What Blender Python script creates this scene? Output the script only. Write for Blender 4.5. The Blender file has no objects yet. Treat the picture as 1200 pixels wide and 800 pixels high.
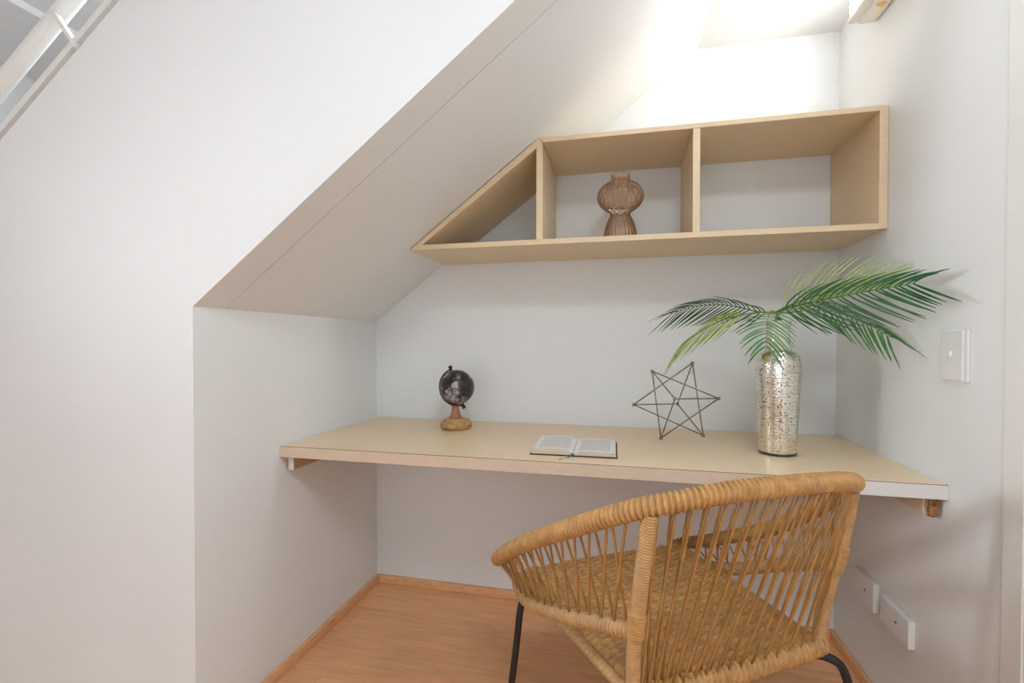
import bpy, bmesh, math, random
from mathutils import Vector, Matrix
random.seed(7)
PI = math.pi
scene = bpy.context.scene
COL = scene.collection

# ------------------------------------------------------------------ camera, world, light, exposure
F_PX, YAW, PITCH, ROLL, PY = 563.35, math.radians(13.159), math.radians(-0.773), math.radians(0.0825), 407.8
cam_d = bpy.data.cameras.new('camera'); cam = bpy.data.objects.new('camera', cam_d); COL.objects.link(cam)
fw = Vector((-math.sin(YAW)*math.cos(PITCH), math.cos(YAW)*math.cos(PITCH), math.sin(PITCH)))
r0 = Vector((math.cos(YAW), math.sin(YAW), 0)); u0 = r0.cross(fw)
rr = r0*math.cos(ROLL)+u0*math.sin(ROLL); uu = -r0*math.sin(ROLL)+u0*math.cos(ROLL)
m = Matrix((rr, uu, -fw)).transposed().to_4x4(); m.translation = Vector((-.7339, -1.9268, 1.0613))
cam.matrix_world = m
cam_d.sensor_width = 36; cam_d.lens = F_PX/1200*36; cam_d.shift_y = (PY-400)/1200; cam_d.clip_start = .02
scene.camera = cam

world = bpy.data.worlds.new('world'); scene.world = world; world.use_nodes = True
world.node_tree.nodes['Background'].inputs[0].default_value = (.75, .85, 1, 1)
world.node_tree.nodes['Background'].inputs[1].default_value = 1.0

def area(name, loc, rot, sx, sy, power, col):
    d = bpy.data.lights.new(name, 'AREA'); d.shape = 'RECTANGLE'; d.size = sx; d.size_y = sy; d.energy = power; d.color = col
    o = bpy.data.objects.new(name, d); COL.objects.link(o); o.location = loc; o.rotation_euler = rot
    return o
# daylight through an added side window and added glazed doors, to light the room
area('added_side_window_light', (-3.675, -1.70, 1.40), (0, -PI/2, 0), .75, .45, 8, (.90, .955, 1)).data.spread = math.radians(60)
area('added_glazed_door_light', (-1.5, -4.185, 1.05), (PI/2, 0, 0), 2.4, 2.0, 15, (.90, .955, 1))

vs = scene.view_settings
vs.view_transform = 'Standard'; vs.look = 'None'; vs.gamma = 1; vs.use_curve_mapping = False
vs.exposure = 0.0
LAMP_STRENGTH = 84.0
ADDED_CEILING_STRENGTH = 31.5
ADDED_STAIR_STRENGTH = 90.0

# ------------------------------------------------------------------ materials
def mat(name, col, rough=.5, metal=0, var=.06, vscale=8, stretch=(1, 1, 1), bump=0, bscale=60, spec=None, coat=0, coords='Object', bdist=.002):
    m = bpy.data.materials.new(name); m.use_nodes = True; nt = m.node_tree; N = nt.nodes; L = nt.links
    b = N['Principled BSDF']; b.inputs['Roughness'].default_value = rough; b.inputs['Metallic'].default_value = metal
    if spec is not None: b.inputs['Specular IOR Level'].default_value = spec
    if coat: b.inputs['Coat Weight'].default_value = coat
    tc = N.new('ShaderNodeTexCoord'); mp = N.new('ShaderNodeMapping'); mp.inputs['Scale'].default_value = stretch
    L.new(tc.outputs[coords], mp.inputs[0])
    nz = N.new('ShaderNodeTexNoise'); nz.inputs['Scale'].default_value = vscale; nz.inputs['Detail'].default_value = 5
    L.new(mp.outputs[0], nz.inputs['Vector'])
    cr = N.new('ShaderNodeValToRGB')
    cr.color_ramp.elements[0].position = .3; cr.color_ramp.elements[1].position = .7
    cr.color_ramp.elements[0].color = (*[max(0, c*(1-var)) for c in col], 1); cr.color_ramp.elements[1].color = (*[min(1, c*(1+var)) for c in col], 1)
    L.new(nz.outputs['Fac'], cr.inputs[0]); L.new(cr.outputs[0], b.inputs['Base Color'])
    if bump:
        n2 = N.new('ShaderNodeTexNoise'); n2.inputs['Scale'].default_value = bscale; n2.inputs['Detail'].default_value = 3
        L.new(mp.outputs[0], n2.inputs['Vector'])
        bp = N.new('ShaderNodeBump'); bp.inputs['Strength'].default_value = bump; bp.inputs['Distance'].default_value = bdist
        L.new(n2.outputs['Fac'], bp.inputs['Height']); L.new(bp.outputs[0], b.inputs['Normal'])
    return m
WALLC = (.825, .84, .845)
M = {}
M['wall'] = mat('wall_paint', WALLC, .6, var=.012, vscale=3, bump=.25, bscale=140, bdist=.001)
M['ceil'] = mat('ceiling_paint', (.825, .84, .845), .7, var=.01, vscale=3, bump=.1, bscale=120, bdist=.001)
M['trim'] = mat('white_gloss_trim', (.82, .82, .80), .35, var=.01)
M['laminate'] = mat('beige_laminate', (.84, .66, .435), .34, var=.035, vscale=14, stretch=(1.5, 10, 10))
M['edge'] = mat('beige_edge_band', (.70, .55, .42), .45, var=.04, vscale=14, stretch=(1.5, 10, 10))
M['edge_pale'] = mat('pale_edge_band', (.72, .71, .69), .4, var=.02)
M['seam'] = mat('dark_glue_line', (.09, .06, .03), .7)
M['shelf'] = mat('shelf_melamine', (.80, .635, .42), .42, var=.035, vscale=14, stretch=(1.5, 10, 10))
M['cleat'] = mat('cleat_timber', (.50, .33, .22), .6, var=.12, vscale=10, stretch=(10, 1, 10))
M['rawwood'] = mat('broken_raw_wood', (.30, .15, .07), .9, var=.5, vscale=90, bump=1, bscale=200, bdist=.004)
M['cane'] = mat('rattan_cane', (.47, .25, .085), .38, var=.22, vscale=45, spec=.4)
M['cane_cord'] = mat('rattan_cord', (.38, .185, .052), .42, var=.22, vscale=28, spec=.35)
M['cane_pale'] = mat('rattan_pale', (.47, .265, .11), .42, var=.16, vscale=40)
M['black'] = mat('black_steel', (.008, .008, .009), .35, var=.1)
M['white_plastic'] = mat('white_plastic', (.80, .80, .79), .3, var=.01)
M['screw'] = mat('screw_steel', (.35, .34, .33), .4, metal=1)
M['orange'] = mat('orange_sticker', (.85, .45, .05), .5)
M['brass'] = mat('aged_brass', (.30, .245, .17), .36, metal=.9, var=.3, vscale=60)
M['globe_metal'] = mat('dark_bronze', (.05, .032, .025), .4, metal=.6, var=.3, vscale=40)
M['page'] = mat('page_paper', (.80, .78, .74), .8, var=.02)
M['page_edge'] = mat('page_edges', (.70, .58, .46), .9, var=.12, vscale=300, stretch=(.2, .2, 30))
M['cover'] = mat('dark_book_cover', (.03, .025, .024), .5)
M['ribbon'] = mat('blue_ribbon', (.20, .42, .50), .5, var=.2, vscale=60)
M['globewood'] = mat('bark_wood', (.50, .29, .125), .6, var=.35, vscale=30, stretch=(1, 1, 3), bump=.6, bscale=45, bdist=.004)
M['stemwood'] = mat('turned_wood', (.36, .165, .06), .5, var=.25, vscale=30, stretch=(1, 1, .2))

def floor_mat():
    m = mat('oak_laminate', (.86, .47, .235), .42, var=.12, vscale=5, stretch=(1.2, 14, 1), bump=.08, bscale=30)
    N = m.node_tree.nodes; L = m.node_tree.links; b = N['Principled BSDF']; cr = N['Color Ramp']
    oi = N.new('ShaderNodeObjectInfo'); mul = N.new('ShaderNodeMath'); mul.operation = 'MULTIPLY_ADD'
    mul.inputs[1].default_value = .16; mul.inputs[2].default_value = .92
    L.new(oi.outputs['Random'], mul.inputs[0])
    hs = N.new('ShaderNodeHueSaturation'); L.new(mul.outputs[0], hs.inputs['Value']); L.new(cr.outputs[0], hs.inputs['Color'])
    L.new(hs.outputs[0], b.inputs['Base Color'])
    # shift the grain plank by plank
    mp = N['Mapping']; off = N.new('ShaderNodeMath'); off.operation = 'MULTIPLY'; off.inputs[1].default_value = 40
    L.new(oi.outputs['Random'], off.inputs[0]); cx = N.new('ShaderNodeCombineXYZ'); L.new(off.outputs[0], cx.inputs[0]); L.new(off.outputs[0], cx.inputs[2])
    L.new(cx.outputs[0], mp.inputs['Location'])
    return m
M['floor'] = floor_mat()
M['base'] = mat('oak_skirting', (.80, .44, .22), .42, var=.14, vscale=9, stretch=(2, 2, 14))

def leaf_mat(name, c1, c2):
    m = mat(name, c1, .38, var=.2, vscale=30); b = m.node_tree.nodes['Principled BSDF']
    e = m.node_tree.nodes['Color Ramp'].color_ramp.elements; e[0].color = (*c1, 1); e[1].color = (*c2, 1)
    N = m.node_tree.nodes; L = m.node_tree.links
    tr = N.new('ShaderNodeBsdfTranslucent'); L.new(N['Color Ramp'].outputs[0], tr.inputs[0])
    mx = N.new('ShaderNodeMixShader'); mx.inputs[0].default_value = .25
    L.new(b.outputs[0], mx.inputs[1]); L.new(tr.outputs[0], mx.inputs[2]); L.new(mx.outputs[0], N['Material Output'].inputs[0])
    return m
M['leaf_dark'] = leaf_mat('dark_palm_leaf', (.018, .085, .032), (.05, .19, .06))
M['leaf_mid'] = leaf_mat('mid_palm_leaf', (.04, .15, .04), (.10, .29, .07))
M['leaf_lime'] = leaf_mat('lime_palm_leaf', (.28, .46, .02), (.50, .66, .06))
M['leaf_pale'] = leaf_mat('pale_palm_leaf', (.33, .48, .13), (.55, .66, .28))
M['stem_green'] = leaf_mat('palm_stem', (.10, .22, .02), (.25, .42, .06))

def emis(name, col, s):
    m = bpy.data.materials.new(name); m.use_nodes = True; N = m.node_tree.nodes; b = N['Principled BSDF']
    b.inputs['Base Color'].default_value = (.9, .9, .9, 1); b.inputs['Emission Color'].default_value = (*col, 1); b.inputs['Emission Strength'].default_value = s
    return m
M['diffuser'] = emis('lit_diffuser', (.96, .98, 1), LAMP_STRENGTH)

def glass_mat(name, col, rough, ior=1.45, thin=False):
    m = bpy.data.materials.new(name); m.use_nodes = True; b = m.node_tree.nodes['Principled BSDF']
    b.inputs['Base Color'].default_value = (*col, 1); b.inputs['Roughness'].default_value = rough
    b.inputs['Transmission Weight'].default_value = 1; b.inputs['IOR'].default_value = ior
    return m
M['pane'] = glass_mat('window_glass', (.97, .98, .98), 0)
def amber():
    m = bpy.data.materials.new('amber_glass'); m.use_nodes = True; N = m.node_tree.nodes; L = m.node_tree.links
    N.remove(N['Principled BSDF'])
    lw = N.new('ShaderNodeLayerWeight'); lw.inputs['Blend'].default_value = .5
    cr = N.new('ShaderNodeValToRGB'); e = cr.color_ramp.elements
    e[0].position = .05; e[0].color = (.98, .88, .78, 1); e[1].position = .85; e[1].color = (.64, .38, .24, 1)
    L.new(lw.outputs['Facing'], cr.inputs[0])
    tr = N.new('ShaderNodeBsdfTransparent'); L.new(cr.outputs[0], tr.inputs[0])
    df = N.new('ShaderNodeBsdfDiffuse'); df.inputs[0].default_value = (.65, .38, .24, 1)
    m0 = N.new('ShaderNodeMixShader'); m0.inputs[0].default_value = .13; L.new(tr.outputs[0], m0.inputs[1]); L.new(df.outputs[0], m0.inputs[2])
    gl_ = N.new('ShaderNodeBsdfGlossy'); gl_.inputs['Roughness'].default_value = .08
    fr = N.new('ShaderNodeFresnel'); fr.inputs[0].default_value = 1.5
    mx = N.new('ShaderNodeMixShader'); L.new(fr.outputs[0], mx.inputs[0])
    L.new(m0.outputs[0], mx.inputs[1]); L.new(gl_.outputs[0], mx.inputs[2]); L.new(mx.outputs[0], N['Material Output'].inputs[0])
    return m
M['amber'] = amber()

def mercury():
    m = bpy.data.materials.new('mercury_glass'); m.use_nodes = True; N = m.node_tree.nodes; L = m.node_tree.links; b = N['Principled BSDF']
    tc = N.new('ShaderNodeTexCoord')
    vo = N.new('ShaderNodeTexVoronoi'); vo.inputs['Scale'].default_value = 220; L.new(tc.outputs['Object'], vo.inputs['Vector'])
    nz = N.new('ShaderNodeTexNoise'); nz.inputs['Scale'].default_value = 190; nz.inputs['Detail'].default_value = 6; L.new(tc.outputs['Object'], nz.inputs['Vector'])
    mp = N.new('ShaderNodeMapping'); mp.inputs['Scale'].default_value = (22, 22, 210); L.new(tc.outputs['Object'], mp.inputs[0])
    n2 = N.new('ShaderNodeTexNoise'); n2.inputs['Scale'].default_value = 1; n2.inputs['Detail'].default_value = 4; L.new(mp.outputs[0], n2.inputs['Vector'])
    r1 = N.new('ShaderNodeValToRGB'); L.new(nz.outputs['Fac'], r1.inputs[0])
    e = r1.color_ramp.elements; e[0].position = .33; e[0].color = (.16, .12, .07, 1); e[1].position = .44; e[1].color = (.86, .83, .75, 1)
    r2 = N.new('ShaderNodeValToRGB'); L.new(n2.outputs['Fac'], r2.inputs[0])
    e = r2.color_ramp.elements; e[0].position = .36; e[0].color = (.45, .38, .28, 1); e[1].position = .50; e[1].color = (1, 1, 1, 1)
    mx = N.new('ShaderNodeMix'); mx.data_type = 'RGBA'; mx.blend_type = 'MULTIPLY'; mx.inputs[0].default_value = .35
    L.new(r1.outputs[0], mx.inputs[6]); L.new(r2.outputs[0], mx.inputs[7]); L.new(mx.outputs[2], b.inputs['Base Color'])
    b.inputs['Metallic'].default_value = .92; b.inputs['Roughness'].default_value = .10
    b.inputs['Coat Weight'].default_value = .6; b.inputs['Coat Roughness'].default_value = .05
    bp = N.new('ShaderNodeBump'); bp.inputs['Strength'].default_value = .2; bp.inputs['Distance'].default_value = .002
    L.new(vo.outputs['Distance'], bp.inputs['Height']); L.new(bp.outputs[0], b.inputs['Normal'])
    return m
M['mercury'] = mercury()
M['neck'] = mat('silvered_neck_glass', (.72, .72, .62), .18, metal=.35, var=.15, vscale=60)

def globe_mat():
    m = bpy.data.materials.new('globe_map'); m.use_nodes = True; N = m.node_tree.nodes; L = m.node_tree.links; b = N['Principled BSDF']
    tc = N.new('ShaderNodeTexCoord')
    nz = N.new('ShaderNodeTexNoise'); nz.inputs['Scale'].default_value = 13; nz.inputs['Detail'].default_value = 6; nz.inputs['Roughness'].default_value = .55
    mp = N.new('ShaderNodeMapping'); mp.inputs['Location'].default_value = (.12, .43, .2); L.new(tc.outputs['Object'], mp.inputs[0]); L.new(mp.outputs[0], nz.inputs['Vector'])
    r = N.new('ShaderNodeValToRGB'); L.new(nz.outputs['Fac'], r.inputs[0]); e = r.color_ramp.elements
    e[0].position = .52; e[0].color = (.022, .018, .020, 1); e[1].position = .58; e[1].color = (.24, .22, .27, 1)
    n2 = N.new('ShaderNodeTexNoise'); n2.inputs['Scale'].default_value = 90; n2.inputs['Detail'].default_value = 4; L.new(tc.outputs['Object'], n2.inputs['Vector'])
    r2 = N.new('ShaderNodeValToRGB'); L.new(n2.outputs['Fac'], r2.inputs[0]); e = r2.color_ramp.elements
    e[0].position = .40; e[0].color = (.5, .45, .42, 1); e[1].position = .64; e[1].color = (2.2, 2.0, 1.9, 1)
    mx = N.new('ShaderNodeMix'); mx.data_type = 'RGBA'; mx.blend_type = 'MULTIPLY'; mx.inputs[0].default_value = 1
    L.new(r.outputs[0], mx.inputs[6]); L.new(r2.outputs[0], mx.inputs[7]); L.new(mx.outputs[2], b.inputs['Base Color'])
    b.inputs['Roughness'].default_value = .3
    return m
M['globe'] = globe_mat()

def print_mat():
    m = bpy.data.materials.new('printed_page'); m.use_nodes = True; N = m.node_tree.nodes; L = m.node_tree.links; b = N['Principled BSDF']
    uv = N.new('ShaderNodeTexCoord')
    br = N.new('ShaderNodeTexBrick'); L.new(uv.outputs['UV'], br.inputs['Vector'])
    br.inputs['Scale'].default_value = 1; br.inputs['Brick Width'].default_value = .085; br.inputs['Row Height'].default_value = .036; br.inputs['Mortar Size'].default_value = .010
    br.inputs['Color1'].default_value = (.40, .39, .38, 1); br.inputs['Color2'].default_value = (.52, .51, .50, 1); br.inputs['Mortar'].default_value = (.80, .78, .74, 1)
    sx = N.new('ShaderNodeSeparateXYZ'); L.new(uv.outputs['UV'], sx.inputs[0])
    def band(out, a, c):
        g = N.new('ShaderNodeMath'); g.operation = 'GREATER_THAN'; g.inputs[1].default_value = a; L.new(out, g.inputs[0])
        l = N.new('ShaderNodeMath'); l.operation = 'LESS_THAN'; l.inputs[1].default_value = c; L.new(out, l.inputs[0])
        k = N.new('ShaderNodeMath'); k.operation = 'MULTIPLY'; L.new(g.outputs[0], k.inputs[0]); L.new(l.outputs[0], k.inputs[1]); return k.outputs[0]
    k = N.new('ShaderNodeMath'); k.operation = 'MULTIPLY'; L.new(band(sx.outputs[0], .13, .87), k.inputs[0]); L.new(band(sx.outputs[1], .12, .88), k.inputs[1])
    mx = N.new('ShaderNodeMix'); mx.data_type = 'RGBA'; L.new(k.outputs[0], mx.inputs[0]); mx.inputs[6].default_value = (.80, .78, .74, 1); L.new(br.outputs[0], mx.inputs[7])
    L.new(mx.outputs[2], b.inputs['Base Color']); b.inputs['Roughness'].default_value = .8
    return m
M['print'] = print_mat()

# ------------------------------------------------------------------ mesh helpers
def obj(name, bm, material, parent=None, smooth=False, loc=None):
    me = bpy.data.meshes.new(name); bm.normal_update(); bm.to_mesh(me); bm.free()
    me.materials.append(material)
    if smooth:
        for p in me.polygons: p.use_smooth = True
    o = bpy.data.objects.new(name, me); COL.objects.link(o)
    if parent: o.parent = parent
    if loc: o.location = loc
    return o
def thing(name, label, cat, loc=(0, 0, 0), rotz=0, group=None):
    o = bpy.data.objects.new(name, None); COL.objects.link(o); o.empty_display_size = .05
    o.location = loc; o.rotation_euler = (0, 0, rotz); return tag(o, label, cat, group)
def tag(o, label, cat, group=None):
    o['label'] = label; o['category'] = cat
    if group: o['group'] = group
    return o
def struct(name, bm, m, parent=None, label=None):
    o = obj(name, bm, m, parent)
    if not parent: o['kind'] = 'structure'
    if label: o['label'] = label
    return o
def box(bm, x0, x1, y0, y1, z0, z1, bev=0):
    r = bmesh.ops.create_cube(bm, size=1)
    vs_ = r['verts']
    for v in vs_: v.co = Vector(((x0+x1)/2+v.co.x*(x1-x0), (y0+y1)/2+v.co.y*(y1-y0), (z0+z1)/2+v.co.z*(z1-z0)))
    if bev:
        es = list({e for v in vs_ for e in v.link_edges})
        bmesh.ops.bevel(bm, geom=es, offset=bev, segments=2, affect='EDGES', profile=.5)
    return bm
def bx(*a, bev=0): return box(bmesh.new(), *a, bev=bev)
def prism_xz(pts, y0, y1, bm=None):
    bm = bm or bmesh.new()
    a = [bm.verts.new((x, y0, z)) for x, z in pts]; b = [bm.verts.new((x, y1, z)) for x, z in pts]
    n = len(pts)
    bm.faces.new(a); bm.faces.new(b[::-1])
    for i in range(n): bm.faces.new((a[(i+1) % n], a[i], b[i], b[(i+1) % n]))
    bmesh.ops.recalc_face_normals(bm, faces=bm.faces)
    bmesh.ops.triangulate(bm, faces=[f for f in bm.faces if len(f.verts) > 4])
    return bm
def catmull(P, n):
    P = [Vector(p) for p in P]; out = []
    Q = [P[0]*2-P[1]]+P+[P[-1]*2-P[-2]]
    for i in range(1, len(Q)-2):
        for k in range(n):
            t = k/n; a, b, c, d = Q[i-1:i+3]
            out.append(.5*((2*b)+(c-a)*t+(2*a-5*b+4*c-d)*t*t+(3*b-a-3*c+d)*t**3))
    out.append(P[-1]); return out
def resample(path, step):
    L = [0]
    for a, b in zip(path, path[1:]): L.append(L[-1]+(b-a).length)
    n = max(2, int(L[-1]/step)); out = []; j = 0
    for k in range(n+1):
        s = L[-1]*k/n
        while j < len(L)-2 and L[j+1] < s: j += 1
        d = L[j+1]-L[j]; out.append(path[j].lerp(path[j+1], (s-L[j])/d if d else 0))
    return out
def tube(path, r, seg=8, bm=None, cap=True, flat=1.0):
    bm = bm or bmesh.new(); path = [Vector(p) for p in path]; n = len(path)
    rf = r if callable(r) else (lambda i, a: r)
    T = [(path[min(i+1, n-1)]-path[max(i-1, 0)]).normalized() for i in range(n)]
    up = Vector((0, 0, 1)) if abs(T[0].z) < .9 else Vector((1, 0, 0))
    nx = T[0].cross(up).normalized(); rings = []
    for i in range(n):
        nx = (nx-T[i]*nx.dot(T[i])).normalized(); ny = T[i].cross(nx)
        ring = []
        for k in range(seg):
            a = 2*PI*k/seg; q = rf(i, a)
            ring.append(bm.verts.new(path[i]+nx*math.cos(a)*q+ny*math.sin(a)*q*flat))
        rings.append(ring)
    for A, B in zip(rings, rings[1:]):
        for k in range(seg): bm.faces.new((A[k], A[(k+1) % seg], B[(k+1) % seg], B[k]))
    if cap: bm.faces.new(rings[0][::-1]); bm.faces.new(rings[-1])
    return bm
def lathe(prof, seg=32, flute=None, bm=None, closed=True):
    bm = bm or bmesh.new(); rings = []
    for r, z in prof:
        ring = []
        for k in range(seg):
            a = 2*PI*k/seg; q = r*(1+(flute(a, z) if flute else 0)); ring.append(bm.verts.new((q*math.cos(a), q*math.sin(a), z)))
        rings.append(ring)
    for A, B in zip(rings, rings[1:]):
        for k in range(seg): bm.faces.new((A[k], A[(k+1) % seg], B[(k+1) % seg], B[k]))
    if closed: bm.faces.new(rings[0][::-1]); bm.faces.new(rings[-1])
    return bm
def ball(c, r, sub=2, bm=None):
    bm = bm or bmesh.new(); bmesh.ops.create_icosphere(bm, subdivisions=sub, radius=r, matrix=Matrix.Translation(c)); return bm

# ------------------------------------------------------------------ the room
W, A, SZ, ST, CZ = 1.797, .9257, 1.1495, .7591, 2.1552
XL, YF, H = -3.69, -4.2, 2.43
soff = lambda x: SZ+ST*(x+W)
# floor: sub-floor with one oak plank each
fl = struct('floor', bx(XL-.1, .1, YF-.1, .1, -.06, -.012), M['seam'])
PW, PL = .195, 1.285
protos = {}
row = 0; y = -.004
while y > YF:
    x = XL-((row*.47) % 1.0)*PL-.02
    while x < 0:
        a, b = max(x, XL), min(x+PL, 0)
        if b-a > .03:
            key = round(b-a, 3)
            if key not in protos:
                bm = bx(-(b-a)/2+.0006, (b-a)/2-.0006, -PW/2+.0004, PW/2-.0004, -.012, 0, bev=.0008); me = bpy.data.meshes.new('plank'); bm.to_mesh(me); bm.free(); me.materials.append(M['floor']); protos[key] = me
            o = bpy.data.objects.new('plank', protos[key]); COL.objects.link(o); o.parent = fl; o.location = ((a+b)/2, y-PW/2, 0)
        x += PL
    y -= PW; row += 1
struct('wall_back', bx(XL-.1, .1, 0, .1, 0, 2.6), M['wall'])
struct('wall_right', bx(0, .1, YF, 0, 0, 2.6), M['wall'])
struct('wall_niche', prism_xz([(-W-.1, 0), (-W, 0), (-W, SZ), (-W-.1, soff(-W-.1))], -A+.1, 0), M['wall'])
# the side of the stairs: lower wall, stringer and half wall in one plane
tz = lambda x: 1.627+.752*(x+2.455)
xt = -2.455+(H-1.627)/.752
struct('wall_front', prism_xz([(XL, 0), (-W, 0), (-W, SZ), (-.472, CZ), (0, CZ), (0, H+.1), (xt, H), (XL, tz(XL))], -A, -A+.1), M['wall'])
# sloping soffit under the stairs and the flat ceiling at its head
struct('ceiling_niche', prism_xz([(-W-.1, soff(-W-.1)+.0012), (-.472, CZ+.0012), (0, CZ+.0012), (0, CZ+.12), (-.52, CZ+.12), (-W-.1, soff(-W-.1)+.14)], -A+.1035, 0), M['ceil'])
struct('ceiling', bx(XL-.1, .1, YF-.1, .1, H, H+.1), M['ceil'])
struct('ceiling_drop', bx(XL, -3.10, -A, 0, 2.40, H), M['ceil'])
# left and rear walls out of view; their window and glazed doors are added
def wall_open(name, axis, c0, c1, lo, hi, o0, o1, z0, z1):
    bm = bmesh.new()
    def b(p0, p1, q0, q1):
        if p1-p0 > 1e-4 and q1-q0 > 1e-4:
            box(bm, c0, c1, p0, p1, q0, q1) if axis == 'x' else box(bm, p0, p1, c0, c1, q0, q1)
    b(lo, o0, 0, H); b(o1, hi, 0, H); b(o0, o1, 0, z0); b(o0, o1, z1, H)
    return struct(name, bm, M['wall'])
wall_open('wall_left', 'x', XL-.1, XL, YF, 0, -2.0, -1.4, .98, 1.82)
wall_open('wall_rear', 'y', YF-.1, YF, XL, 0, -2.7, -.3, 0, 2.1)
def window(name, axis, c, lo, hi, z0, z1):
    bm = bmesh.new(); t = .05
    def b(p0, p1, q0, q1): box(bm, c-.02, c+.02, p0, p1, q0, q1) if axis == 'x' else box(bm, p0, p1, c-.02, c+.02, q0, q1)
    mid = (lo+hi)/2
    b(lo, lo+t, z0, z1); b(hi-t, hi, z0, z1); b(lo+t, hi-t, z0, z0+t); b(lo+t, hi-t, z1-t, z1); b(mid-t/2, mid+t/2, z0+t, z1-t)
    o = struct(name, bm, M['trim'])
    for p0, p1 in ((lo+t, mid-t/2), (mid+t/2, hi-t)):
        g = bx(c-.003, c+.003, p0, p1, z0+t, z1-t) if axis == 'x' else bx(p0, p1, c-.003, c+.003, z0+t, z1-t)
        obj('pane', g, M['pane'], o)
window('added_side_window', 'x', XL-.06, -2.0, -1.4, .98, 1.82)
window('added_glazed_doors', 'y', YF-.06, -2.7, -.3, 0, 2.1)
# oak skirting strips
def skirt(name, x0, x1, y0, y1):
    bm = bx(x0, x1, y0, y1, 0, .035, bev=.003); struct(name, bm, M['base'])
skirt('baseboard_back', -W+.014, -.014, -.014, 0)
skirt('baseboard_left', -W, -W+.014, -A+.0, 0)
skirt('baseboard_right', -.014, 0, -.782, 0)
skirt('baseboard_front', XL+.01, -W, -A-.014, -A)
# architrave on the right wall in front of the niche
struct('trim_1', bx(-.004, 0, -.835, -.782, 0, 2.1, bev=.002), M['trim'])

# ------------------------------------------------------------------ stair handrail at the top of the half wall
hd = Vector((1, 0, .752)).normalized(); hn = Vector((-.752, 0, 1)).normalized()
hr = thing('stair_handrail', 'white painted tubular handrail along the top of the sloping stair wall', 'handrail', (XL+.3, -A+.03, tz(XL+.3)))
def rail_pt(t, up, dy=0): return hd*t+hn*up+Vector((0, dy, 0))
lo_, hi_ = .0, 2.4
bm = bmesh.new()
def slanted_box(bm, t0, t1, u0_, u1_, y0, y1):
    vs_ = []
    for t in (t0, t1):
        for u, yy in ((u0_, y0), (u1_, y0), (u1_, y1), (u0_, y1)): vs_.append(bm.verts.new(hd*t+hn*u+Vector((0, yy, 0))))
    f = [(0, 1, 2, 3), (7, 6, 5, 4), (0, 4, 5, 1), (1, 5, 6, 2), (2, 6, 7, 3), (3, 7, 4, 0)]
    for q in f: bm.faces.new([vs_[i] for i in q])
    bmesh.ops.recalc_face_normals(bm, faces=bm.faces)
slanted_box(bm, 0, 2.3, .0, .012, -.022, .062)
obj('cap_strip', bm, M['trim'], hr)
bm = bmesh.new(); slanted_box(bm, 0, 2.3, .012, .030, -.034, .0); obj('bottom_bar', bm, M['trim'], hr)
obj('rail', tube([rail_pt(0, .150, -.01), rail_pt(2.3, .150, -.01)], .022, 20), M['trim'], hr, smooth=True)
t_s = (-2.163-(XL+.3))/hd.x
for t in (t_s-1.1, t_s):
    bm = bmesh.new(); slanted_box(bm, t-.005, t+.005, -.002, .134, -.040, -.026); obj('strut', bm, M['trim'], hr)

# ------------------------------------------------------------------ bulkhead lamp on the right wall
lp = thing('bulkhead_lamp', 'lit white bulkhead lamp high on the wall above the shelf unit', 'lamp', (0, -.37, 2.075))
obj('housing', bx(-.052, -.0005, -.115, .115, -.055, .055, bev=.010), M['white_plastic'], lp)
obj('diffuser', bx(-.080, -.0525, -.096, .096, -.036, .036, bev=.006), M['diffuser'], lp, smooth=True)
bm = bmesh.new(); box(bm, -.115, -.0525, -.112, .112, .0375, .0525); box(bm, -.0785, -.0525, -.112, .112, -.0475, -.0375)  # hood added to shade the ceiling, rim added to block the diffuser's side light
box(bm, -.066, -.0525, -.112, -.098, -.0375, .0375); box(bm, -.066, -.0525, .098, .112, -.0375, .0375)
obj('added_bezel_hood', bm, M['white_plastic'], lp)
bm = bmesh.new(); tri = ((-.044, .022), (-.020, .008), (-.020, .036))
v0 = [bm.verts.new((x, y_, -.0562)) for x, y_ in tri]; v1 = [bm.verts.new((x, y_, -.0552)) for x, y_ in tri]
bm.faces.new(v0); bm.faces.new(v1[::-1])
for k in range(3): bm.faces.new((v0[k], v0[(k+1) % 3], v1[(k+1) % 3], v1[k]))
bmesh.ops.recalc_face_normals(bm, faces=bm.faces)
obj('warning_sticker', bm, M['orange'], lp)['label'] = 'small orange triangle sticker'

# ceiling light added behind the view to brighten floor and niche
cl_ = thing('added_ceiling_light', 'added round white opal ceiling light, out of view in the room', 'lamp', (-.45, -2.3, H))
obj('mount', lathe([(.20, -.02), (.255, -.018), (.26, -.002), (.20, -.0005)], 40), M['white_plastic'], cl_, smooth=True)
obj('added_opal_shade', lathe([(.02, -.075), (.10, -.070), (.18, -.055), (.235, -.030), (.245, -.0205)], 40), emis('added_lit_shade', (.885, .955, 1), ADDED_CEILING_STRENGTH), cl_, smooth=True)

sl_ = thing('added_ceiling_light', 'added small round opal ceiling light, out of view above the stairs', 'lamp', (-1.95, -.45, H))  # unseen lamp added to brighten the stairwell
obj('mount', lathe([(.08, -.02), (.115, -.018), (.12, -.002), (.08, -.0005)], 32), M['white_plastic'], sl_, smooth=True)
obj('added_opal_shade', lathe([(.02, -.055), (.06, -.050), (.095, -.035), (.11, -.0205)], 32), emis('added_stair_shade', (.95, .975, 1), ADDED_STAIR_STRENGTH), sl_, smooth=True)

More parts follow.
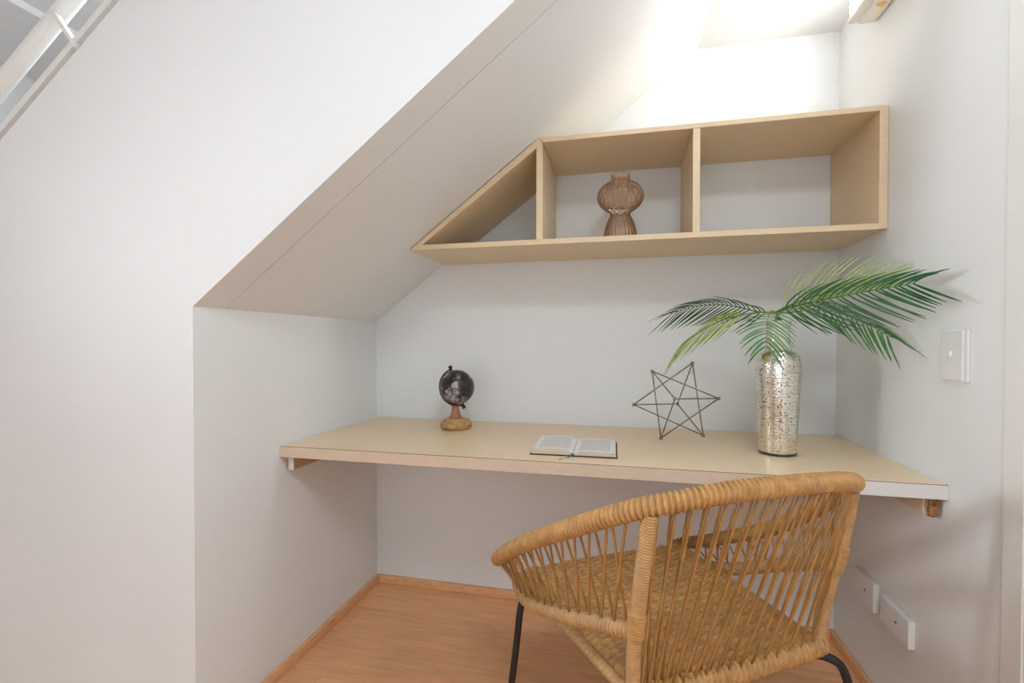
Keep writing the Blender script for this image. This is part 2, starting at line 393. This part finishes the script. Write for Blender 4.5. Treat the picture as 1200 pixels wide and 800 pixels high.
# ------------------------------------------------------------------ desk
DD = .616
dk = thing('wall_desk', 'long beige laminate desk top fixed wall to wall in the alcove', 'desk', (-W/2, -DD/2, .695))
ox, oy, oz = -W/2, -DD/2, .695
def dbox(*a, bev=0): return bx(a[0]-ox, a[1]-ox, a[2]-oy, a[3]-oy, a[4]-oz, a[5]-oz, bev=bev)
obj('desk_top', dbox(-W+.001, -.001, -DD+.002, -.001, .6955, .73), M['laminate'], dk)
obj('edge_strip', dbox(-W+.001, -.30, -DD, -DD+.002, .6955, .7287), M['edge'], dk)
obj('edge_strip', dbox(-.30, -.001, -DD, -DD+.002, .6955, .7287), M['edge_pale'], dk)['label'] = 'pale grey end of the edge strip'
obj('glue_line', dbox(-W+.001, -.001, -DD+.0002, -DD+.002, .7287, .7296), M['seam'], dk)
bm = bmesh.new(); box(bm, -.005-ox, -.001-ox, -DD+.01-oy, -.001-oy, .73-oz, .734-oz); box(bm, -W+.001-ox, -W+.005-ox, -DD+.01-oy, -.001-oy, .73-oz, .733-oz); box(bm, -W+.005-ox, -.005-ox, -.005-oy, -.001-oy, .73-oz, .733-oz)
obj('sealant_bead', bm, M['trim'], dk)
cl = obj('support_cleat', dbox(-W+.001, -W+.030, -DD+.03, -.03, .648, .695), M['cleat'], dk)
obj('end_cap', dbox(-W+.012, -W+.030, -DD+.028, -DD+.03, .648, .695), M['edge_pale'], cl)
cl = obj('support_cleat', dbox(-.032, -.001, -DD+.03, -.03, .650, .695), M['cleat'], dk)
obj('painted_face', dbox(-.036, -.032, -DD+.03, -.03, .650, .695), M['edge'], cl)
bm = dbox(-.026, -.008, -DD+.02, -DD+.03, .648, .695)
bmesh.ops.subdivide_edges(bm, edges=bm.edges[:], cuts=5, use_grid_fill=True)
for v in bm.verts: v.co += Vector((random.uniform(-1, 1), random.uniform(-1, 1), random.uniform(-1, .3)))*.0016
obj('broken_end', bm, M['rawwood'], cl)['label'] = 'splintered raw wood end'

# two leftover shelf battens low on the right wall
for (y0, y1, z0, z1, lab) in ((-.312, -.188, .262, .347, 'white painted wood batten on the right wall, the one closer to the alcove corner'),
                              (-.492, -.352, .266, .339, 'white painted wood batten on the right wall, the one farther from the alcove corner')):
    t = thing('wall_batten', lab, 'batten', (0, (y0+y1)/2, z0))
    hy, hz = (y1-y0)/2, z1-z0
    obj('board', bx(-.016, -.0005, -hy, hy, 0, hz, bev=.0012), M['wall'], t)
    obj('end_face', bx(-.0158, -.0007, -hy-.0008, -hy, .001, hz-.001), M['white_plastic'], t)
    obj('screw', lathe([(.004, 0), (.004, .0012), (.002, .0018)], 12), M['screw'], t, loc=(-.016, -.012, hz*.52)).rotation_euler = (0, -PI/2, 0)

# light switch
sw = thing('light_switch', 'white plastic light switch plate on the right wall beside the palm', 'switch', (0, -.632, .973))
obj('plate', bx(-.008, -.0005, -.038, .038, 0, .117, bev=.003), M['white_plastic'], sw)
obj('back_block', bx(-.0065, -.0005, -.049, -.0385, .0, .117, bev=.001), M['white_plastic'], sw)
obj('toggle', bx(-.014, -.008, -.005, .005, .055, .068, bev=.0018), M['white_plastic'], sw)

# ------------------------------------------------------------------ shelf unit
S0, S1, SD = 1.386, 1.7393, .338
T = .017
sh = thing('wall_shelf_unit', 'beige open wall shelf unit with a slanted left end above the desk', 'shelf', (-.75, 0, S0))
def sbox(*a): return bx(a[0]+.75, a[1]+.75, a[2], a[3], a[4]-S0, a[5]-S0, bev=.0006)
xs0, xs1 = -W+(S0-SZ)/ST, -W+(S1-SZ)/ST
def sprism(pts): return prism_xz([(x+.75, z-S0) for x, z in pts], -SD, -.001)
obj('bottom_board', sprism([(xs0+.004, S0), (-.0245, S0), (-.0245, S0+T), (xs0+.004+T/ST, S0+T)]), M['shelf'], sh)
obj('slanted_board', sprism([(xs0+.0045+T/ST, S0+T), (xs0+.0285+T/ST+.002, S0+T+.0002), (xs1+.018, S1-T), (xs1+.004, S1-.0005)]), M['shelf'], sh)
obj('top_board', sprism([(xs1+.0045, S1), (xs1+.019, S1-T+.002), (-.0245, S1-T+.002), (-.0245, S1)]), M['shelf'], sh)
for x0, x1 in ((-1.023, -1.002), (-.529, -.508)): obj('divider', sbox(x0, x1, -SD+.001, -.001, S0+T+.0003, S1-T+.0015), M['shelf'], sh)
obj('side_board', sbox(-.024, -.010, -SD, -.001, S0+.001, S1), M['shelf'], sh)
obj('side_filler', sbox(-.0095, -.001, -SD+.002, -.001, S0+.001, S1-.001), M['shelf'], sh)

# amber ribbed glass vase on the shelf
av = thing('amber_vase', 'ribbed amber glass hourglass vase standing on the wall shelf', 'vase', (-.75, -.19, S0+T))
prof = [(.0, .002), (.054, 0), (.056, .02), (.054, .045), (.047, .072), (.037, .095), (.034, .104), (.038, .113), (.056, .125), (.072, .143), (.079, .163), (.076, .182), (.064, .201), (.046, .214), (.036, .220), (.032, .226), (.032, .238), (.031, .248)]
pp = [(a.x, a.y) for a in catmull([(r, z, 0) for r, z in prof], 4)]
fl_ = lambda a, z: .055*abs(math.cos(a*12))-.027
bm = lathe([(max(.001, r), z) for r, z in pp], 144, flute=fl_, closed=False)
g = obj('glass_body', bm, M['amber'], av, smooth=True)
obj('foot', lathe([(.047, .0), (.048, .004), (.044, .006)], 48), M['amber'], av, smooth=True)

# ------------------------------------------------------------------ globe
gx, gy = -1.359, -.196
gl = thing('desk_globe', 'small dark desk globe on a turned wooden stand with bark-edged foot', 'globe', (gx, gy, .73))
def wob(a, z): return .05*math.sin(3*a+1)+.03*math.sin(7*a)
obj('wooden_foot', lathe([(.048, .0), (.057, .008), (.058, .018), (.055, .028), (.046, .037), (.030, .041), (.020, .043)], 40, flute=wob), M['globewood'], gl, smooth=True)
obj('turned_stem', lathe([(.022, .042), (.023, .046), (.019, .053), (.016, .065), (.0135, .078), (.012, .082), (.017, .085), (.017, .089), (.010, .090)], 28), M['stemwood'], gl, smooth=True)
tilt = Vector((-.34, 0, .94)).normalized(); gc = Vector((.006, 0, .158)); R = .066
obj('stem_socket', lathe([(.008, .089), (.010, .094), (.007, .100), (.007, .091+.0)], 16, closed=False), M['globe_metal'], gl, smooth=True)
sph = bmesh.new(); bmesh.ops.create_uvsphere(sph, u_segments=40, v_segments=24, radius=R)
obj('globe_ball', sph, M['globe'], gl, smooth=True, loc=gc)
side = Vector((-.94, 0, -.34)).normalized()
arc = [gc+(tilt*math.cos(t)+side*math.sin(t))*(R+.005) for t in [PI*k/40 for k in range(41)]]
bm = tube(arc, .0032, 8); obj('meridian_arm', bm, M['globe_metal'], gl, smooth=True)
for s in (1, -1):
    p = gc+tilt*s*(R+.002)
    kb = obj('axis_knob', tube([p-tilt*s*.004, p+tilt*s*.004, p+tilt*s*.007, p+tilt*s*.014, p+tilt*s*.018], lambda i, a: (.0045, .0045, .007, .0075, .005)[i], 14), M['globe_metal'], gl, smooth=True)

# ------------------------------------------------------------------ open book
bk = thing('open_book', 'open book with dark cover lying flat on the desk', 'book', (-.8795, -.435, .7302), math.radians(1.2))
hw, dp = .122, .205
cv = bmesh.new(); box(cv, -hw-.004, -.006, -dp/2-.004, dp/2+.004, 0, .003); box(cv, .006, hw+.004, -dp/2-.004, dp/2+.004, 0, .003); box(cv, -.006, .006, -dp/2-.004, dp/2+.004, 0, .002)
obj('cover', cv, M['cover'], bk)
for s in (-1, 1):
    th = .018 if s < 0 else .013
    n = 14; prof = []
    for k in range(n+1):
        t = k/n; prof.append((s*(.0006+(hw-.0026)*t), .003+th*(math.sin(min(1, t*3.2)*PI/2)*(1-.28*t)) if k else .009))
    bm = bmesh.new()
    top0 = [bm.verts.new((x, -dp/2, z)) for x, z in prof]; top1 = [bm.verts.new((x, dp/2, z)) for x, z in prof]
    b0 = [bm.verts.new((x+s*.002*(1), -dp/2, .0031)) for x, z in prof]; b1 = [bm.verts.new((x+s*.002, dp/2, .0031)) for x, z in prof]
    for k in range(n):
        bm.faces.new((b0[k], b0[k+1], top0[k+1], top0[k])); bm.faces.new((top1[k], top1[k+1], b1[k+1], b1[k])); bm.faces.new((b0[k+1], b0[k], b1[k], b1[k+1])); bm.faces.new((top0[k], top0[k+1], top1[k+1], top1[k]))
    bm.faces.new((b0[n], b1[n], top1[n], top0[n])); bm.faces.new((b0[0], top0[0], top1[0], b1[0]))
    bmesh.ops.recalc_face_normals(bm, faces=bm.faces)
    pb = obj('page_block', bm, M['page_edge'], bk)
    bm = bmesh.new(); uvl = bm.loops.layers.uv.new('UVMap')
    a = [bm.verts.new((x, -dp/2, z+.0004)) for x, z in prof]; b = [bm.verts.new((x, dp/2, z+.0004)) for x, z in prof]
    for k in range(n):
        f = bm.faces.new((a[k], a[k+1], b[k+1], b[k]))
        for lo, uvv in zip(f.loops, ((k/n, 0), ((k+1)/n, 0), ((k+1)/n, 1), (k/n, 1))): lo[uvl].uv = uvv
    if s < 0: bmesh.ops.reverse_faces(bm, faces=bm.faces)
    obj('open_page', bm, M['print'], pb, smooth=True)
rb = catmull([(0, -dp/2+.03, .0085), (-.003, -dp/2-.001, .0085), (-.006, -dp/2-.012, .003), (-.014, -dp/2-.026, .0012), (-.03, -dp/2-.038, .0012), (-.034, -dp/2-.052, .0012)], 6)
bm = bmesh.new(); pr = []
for i, q in enumerate(rb): pr.append((bm.verts.new(q+Vector((-.003, 0, 0))), bm.verts.new(q+Vector((.003, 0, .0004)))))
for a, b in zip(pr, pr[1:]): bm.faces.new((a[0], a[1], b[1], b[0]))
bmesh.ops.solidify(bm, geom=bm.faces[:], thickness=.0005)
obj('ribbon_bookmark', bm, M['ribbon'], bk)

# ------------------------------------------------------------------ wire star
RM = ((-.632, .564, .532), (.73, .201, .653), (.261, .801, -.539)); SR = .141
st_c = Vector((-.566, -.257, .841))
def star_pt(d):
    d = Vector(d).normalized(); q = [sum(RM[i][j]*d[j] for j in range(3)) for i in range(3)]
    return (rr*q[0]+uu*q[1]-fw*q[2])*SR
cor = [(a, b, c) for a in (1, -1) for b in (1, -1) for c in (1, -1)]
P = {c: star_pt(c) for c in cor}
zmin = min(v.z for v in P.values())
st = thing('wire_star', 'aged brass wire star ornament with ball tips on the desk', 'ornament', (st_c.x, st_c.y, .7345-zmin))
for tet in (1, -1):
    vs_ = [c for c in cor if c[0]*c[1]*c[2] == tet]
    for i in range(4):
        for j in range(i): obj('rod', tube([P[vs_[i]], P[vs_[j]]], .0021, 7), M['brass'], st, smooth=True)
for c in cor: obj('tip_ball', ball(P[c], .0058), M['brass'], st, smooth=True)

# ------------------------------------------------------------------ mercury glass vase
vx, vy = -.289, -.357
va = thing('mercury_vase', 'tall speckled silver mercury glass vase holding the palm fronds', 'vase', (vx, vy, .7305))
prof = [(.040, 0), (.047, .001), (.050, .006), (.052, .04), (.0555, .12), (.0595, .20), (.0615, .25), (.0605, .272), (.055, .290), (.045, .301), (.037, .306)]
pp = [(a.x, a.y) for a in catmull([(r, z, 0) for r, z in prof], 4)]
obj('vase_body', lathe(pp, 48, closed=False), M['mercury'], va, smooth=True)
obj('base_ring', lathe([(.048, .0), (.0512, .003), (.0515, .007), (.048, .008)], 48), mat('dark_glass_base', (.05, .055, .045), .15), va, smooth=True)
nk = obj('neck', lathe([(.036, .305), (.033, .312), (.031, .330), (.031, .365), (.033, .385), (.035, .392)], 40, closed=False), M['neck'], va, smooth=True)
md = nk.modifiers.new('thickness', 'SOLIDIFY'); md.thickness = .003; md.offset = -1

# ------------------------------------------------------------------ palm fronds
pb0 = Vector((vx, vy, .76))
pm = thing('palm_spray', 'artificial green palm fronds spreading out of the silver vase', 'plant', pb0)
node = Vector((vx-.005, vy, 1.146))
def frond(pts, side, ln, sweep, m, n, droop=.25, curl=0, curve=.35, w=.0026, first=.12, both=(1, 1), stem=True):
    path = resample(catmull([Vector(p) for p in pts], 12), .006); N = len(path)
    full = path
    if stem:
        foot = Vector((vx+random.uniform(-.012, .012), vy+random.uniform(-.012, .012), .80))
        lead = catmull([foot, Vector((vx+random.uniform(-.01, .01), vy+random.uniform(-.01, .01), 1.09)), Vector(pts[0])], 10)
        full = lead[:-1]+path
    K = len(full)
    o = obj('frond', tube([q-pb0 for q in full], lambda i, a: .0030*(1-.75*i/K), 6), M['stem_green'] if m != M['leaf_dark'] else M['leaf_mid'], pm, smooth=True)
    S = Vector(side).normalized()
    for k in range(n):
        t = first+(1-first)*k/(n-1)
        i = min(N-1, int(t*(N-1))); T_ = (path[min(i+1, N-1)]-path[max(i-1, 0)]).normalized()
        Sd = (S-T_*S.dot(T_)).normalized(); Nn = T_.cross(Sd).normalized()
        for s in (1, -1):
            e = both[0] if s > 0 else both[1]
            if not e: continue
            prof = math.sin(PI*min(1, .18+.82*t))**.5 if t < .98 else .55
            le = ln*e*(.45+.55*prof)*random.uniform(.92, 1.06)
            ang = math.radians(sweep*(1-.45*t)+random.uniform(-4, 4))
            d0 = (T_*math.cos(ang)+Sd*s*math.sin(ang)).normalized()
            bm = bmesh.new(); rows = []
            for q in range(7):
                f = q/6; ww = w*(math.sin(PI*min(.98, .1+.86*f))**.7)
                c = path[i]+d0*le*f+T_*le*curve*f*f+Vector((0, 0, -1))*droop*le*f*f+Nn*curl*le*f*f
                bd = d0.cross(Nn).normalized()
                rows.append([bm.verts.new(c-bd*ww-pb0), bm.verts.new(c+Nn*ww*.35-pb0), bm.verts.new(c+bd*ww-pb0)])
            for a_, b_ in zip(rows, rows[1:]):
                bm.faces.new((a_[0], a_[1], b_[1], b_[0])); bm.faces.new((a_[1], a_[2], b_[2], b_[1]))
            obj('leaflet', bm, m, o, smooth=True)
    return o
n_ = tuple(node)
frond([n_, (-.342, -.35, 1.152), (-.416, -.34, 1.172), (-.478, -.335, 1.176), (-.537, -.33, 1.168), (-.585, -.335, 1.152)], (0, -.80, .60), .080, 70, M['leaf_dark'], 22, droop=.42, curve=.6)
frond([n_, (-.358, -.37, 1.148), (-.450, -.395, 1.126), (-.530, -.425, 1.082), (-.570, -.44, 1.048), (-.590, -.45, 1.022)], (.45, -.55, .7), .072, 62, M['leaf_lime'], 18, droop=.40, curve=.55, first=.30, w=.0032)
frond([n_, (-.316, -.385, 1.152), (-.336, -.43, 1.132), (-.358, -.495, 1.084), (-.366, -.525, 1.050)], (1, .15, .1), .078, 92, M['leaf_mid'], 13, droop=.10, curve=.5, first=.20, w=.0034)
frond([n_, (-.272, -.355, 1.165), (-.180, -.375, 1.202), (-.105, -.40, 1.218), (-.060, -.425, 1.222)], (-.25, .1, 1), .098, 76, M['leaf_pale'], 17, droop=.05, curve=.75, first=.10, both=(1, .3), w=.0024)
frond([n_, (-.270, -.355, 1.163), (-.175, -.365, 1.200), (-.100, -.385, 1.218), (-.055, -.41, 1.222)], (.0, .6, .6), .066, 40, M['leaf_lime'], 12, droop=.08, curve=.5, first=.35)
frond([n_, (-.284, -.36, 1.157), (-.204, -.42, 1.178), (-.144, -.48, 1.189), (-.108, -.53, 1.195), (-.085, -.58, 1.198), (-.074, -.610, 1.199)], (-.05, .25, .95), .100, 58, M['leaf_dark'], 21, droop=.24, curve=.6, first=.10, w=.0030, both=(.85, 1.05))
frond([n_, (-.25, -.36, 1.150), (-.189, -.38, 1.155), (-.128, -.42, 1.132), (-.090, -.46, 1.102), (-.070, -.49, 1.078)], (.1, .75, .65), .075, 72, M['leaf_mid'], 19, droop=.5, curve=.6, first=.12, w=.0029)
frond([n_, (-.244, -.34, 1.166), (-.166, -.325, 1.178), (-.105, -.315, 1.168), (-.075, -.315, 1.148)], (.1, .8, .5), .048, 60, M['leaf_dark'], 12, droop=.3, curve=.5, first=.25)

# ------------------------------------------------------------------ rattan chair
ch = thing('rattan_chair', 'woven rattan armchair with thin black metal legs pulled up to the desk', 'chair', (-.653, -.717, 0), math.radians(32.3))
def wrapped(path, r, pitch, amp, seg=14, rough=.0004):
    K = 6; p = resample(path, pitch/K); ph = [random.uniform(-1, 1) for _ in range(len(p)//K+3)]
    return tube(p, lambda i, a: r+amp*(.35-abs(math.cos(PI*(i/K+a/(2*PI))))**5)+rough*ph[int(i/K+a/(2*PI)+.5) % len(ph)], seg)
rimL = [(-.270, .300, .452), (-.312, .285, .462), (-.330, .235, .485), (-.340, .12, .554), (-.332, -.03, .638), (-.302, -.17, .715), (-.255, -.280, .776)]
rimB = [(-.20, -.322, .797), (-.12, -.345, .811), (0, -.358, .815), (.12, -.348, .807), (.20, -.326, .793)]
rimR = [(.252, -.285, .770), (.302, -.17, .678), (.332, -.03, .580), (.340, .12, .498), (.326, .235, .440), (.305, .285, .418), (.270, .300, .405)]
lowL = [(-.270, .300, .452), (-.262, .272, .432), (-.282, .22, .424), (-.300, .10, .436), (-.287, -.05, .482), (-.262, -.17, .525), (-.236, -.256, .553)]
lowR = [(.270, .300, .405), (.262, .272, .395), (.282, .22, .392), (.306, .10, .418), (.305, -.05, .494), (.283, -.17, .556), (.246, -.262, .606)]
rim = catmull(rimL+rimB+rimR, 14)
obj('rim', wrapped(rim, .0168, .0100, .0060, 16), M['cane'], ch, smooth=True)
lL, lR = catmull(lowL, 14), catmull(lowR, 14)
for l in (lL, lR): obj('lower_arm_rail', wrapped(l, .0145, .0100, .0060, 12), M['cane_pale'], ch, smooth=True)
post = {}
for s in (-1, 1):
    pt = catmull([(s*.236, -.302, .775 if s < 0 else .765), (s*.237, -.282, .66), (s*.233, -.258, .553), (s*.228, -.245, .47), (s*.226, -.240, .405)], 10)
    obj('back_post', wrapped(pt, .0140, .0052, .0012, 14, .0002), M['cane_pale'], ch, smooth=True)
    jb = [q for q in pt if .535 < q.z < .60] if s < 0 else [q for q in pt if .59 < q.z < .65]
    obj('joint_binding', wrapped(jb, .0172, .0055, .0014, 14, .0003), M['cane'], ch, smooth=True)
# seat frame rails
ZS = .435
rear = catmull([(-.226, -.247, ZS-.006), (-.1, -.252, ZS-.008), (.1, -.252, ZS-.008), (.226, -.247, ZS-.006)], 8)
obj('rear_seat_rail', wrapped(rear, .0190, .0130, .0080, 12, .0015), M['cane'], ch, smooth=True)
for s in (-1, 1):
    obj('side_seat_rail', wrapped([Vector((s*.229, -.247, ZS-.012)), Vector((s*.268, .247, ZS-.012))], .0115, .013, .0012, 12, .0004), M['cane_pale'], ch, smooth=True)
obj('front_seat_rail', wrapped(catmull([(-.266, .247, ZS-.012), (0, .258, ZS-.012), (.266, .247, ZS-.012)], 8), .0115, .009, .002, 12), M['cane_pale'], ch, smooth=True)
# woven seat: weft cords over and under warp pairs
bm = bmesh.new(); NU, NV = 190, 232
ROWS, PITCH_U = 58, .026
grid = []
for j in range(NV+1):
    t = j/NV; rowf = t*ROWS; ri = math.floor(min(rowf, ROWS-1e-6)); fr = rowf-ri
    line = []
    for i in range(NU+1):
        s = -1+2*i/NU; u = s*(.222+(.264-.222)*t); v = -.243+.492*t
        ph = PI*u/PITCH_U+PI*(ri//1)+.35*math.sin(ri*1.7)
        prof = math.sqrt(max(0, 1-(2*fr-1)**2))
        h = .0058*prof+.0040*math.sin(ph)
        dx = .0010*math.sin(ph+1.1)
        sag = -.010*(1-s*s)*math.sin(PI*t)
        edge = -.009*max(0, (abs(s)-.93)/.07)**2
        line.append(bm.verts.new((u, v+dx, ZS+h+sag+edge-.001)))
    grid.append(line)
for j in range(NV):
    for i in range(NU): bm.faces.new((grid[j][i], grid[j][i+1], grid[j+1][i+1], grid[j+1][i]))
se = obj('woven_seat', bm, M['cane'], ch, smooth=True)
md = se.modifiers.new('thickness', 'SOLIDIFY'); md.thickness = .006; md.offset = -1
# cords of the arms and of the back
def at(path, f):
    L = [0]
    for a, b in zip(path, path[1:]): L.append(L[-1]+(b-a).length)
    s = max(0, min(1, f))*L[-1]
    for k in range(len(L)-1):
        if L[k+1] >= s: return path[k].lerp(path[k+1], (s-L[k])/(L[k+1]-L[k]+1e-9))
    return path[-1]
def cord(a, b, bow=None, off=Vector((0, 0, 0))):
    mid = (a+b)/2+(bow or Vector((0, 0, 0)))+Vector([random.uniform(-1, 1)*.0018 for _ in range(3)])
    o = obj('cord', tube(catmull([a+off, mid+off, b+off], 4), .00265, 6), M['cane_cord'], ch, smooth=True); return o
full_rim = resample(rim, .004)
# split the rim where the back posts meet it
iL = min(range(len(full_rim)), key=lambda i: (full_rim[i]-Vector((-.244, -.297, .783))).length)
iR = min(range(len(full_rim)), key=lambda i: (full_rim[i]-Vector((.244, -.297, .776))).length)
armL, back, armR = full_rim[:iL+1], full_rim[iL:iR+1], full_rim[iR:][::-1]
NA = 15
for arm, low in ((armL, lL), (armR, lR)):
    sgn = -1 if arm is armL else 1
    for k in range(NA):
        f = .10+.86*k/(NA-1)
        a = at(arm, f)
        cord(a, at(low, .09+.88*(f-.01)), off=Vector((sgn*.004, 0, 0)))
        if k < NA-1: cord(a+Vector((0, 0, 0)), at(low, .09+.88*min(1, f+.10)), off=Vector((-sgn*.004, 0, 0)))
NB = 17
for k in range(NB):
    f = .035+.93*k/(NB-1)
    a = at(back, f); g_ = f**1.42
    b = at(rear, .02+.95*(g_-.012)); c = at(rear, .02+.95*min(1, g_+.040))
    cord(a, b, off=Vector((0, -.006, 0))); cord(a, c, off=Vector((0, .006, 0)))
# black steel legs
def leg(pts): obj('leg', tube(catmull(pts, 8), .0088, 12), M['black'], ch, smooth=True)
for s in (-1, 1):
    leg([(s*.262, .16, ZS-.028), (s*.285, .16, ZS-.032), (s*.296, .16, ZS-.055), (s*.308, .16, .28), (s*.345, .16, .001)])
    leg([(s*.20, -.235, ZS-.026), (s*.235, -.262, ZS-.030), (s*.254, -.279, ZS-.055), (s*.268, -.295, .28), (s*.30, -.33, .001)])
for s in (-1, 1):
    obj('under_seat_bar', tube([(s*.20, -.235, ZS-.026), (s*.262, .16, ZS-.028)], .0075, 10), M['black'], ch, smooth=True)
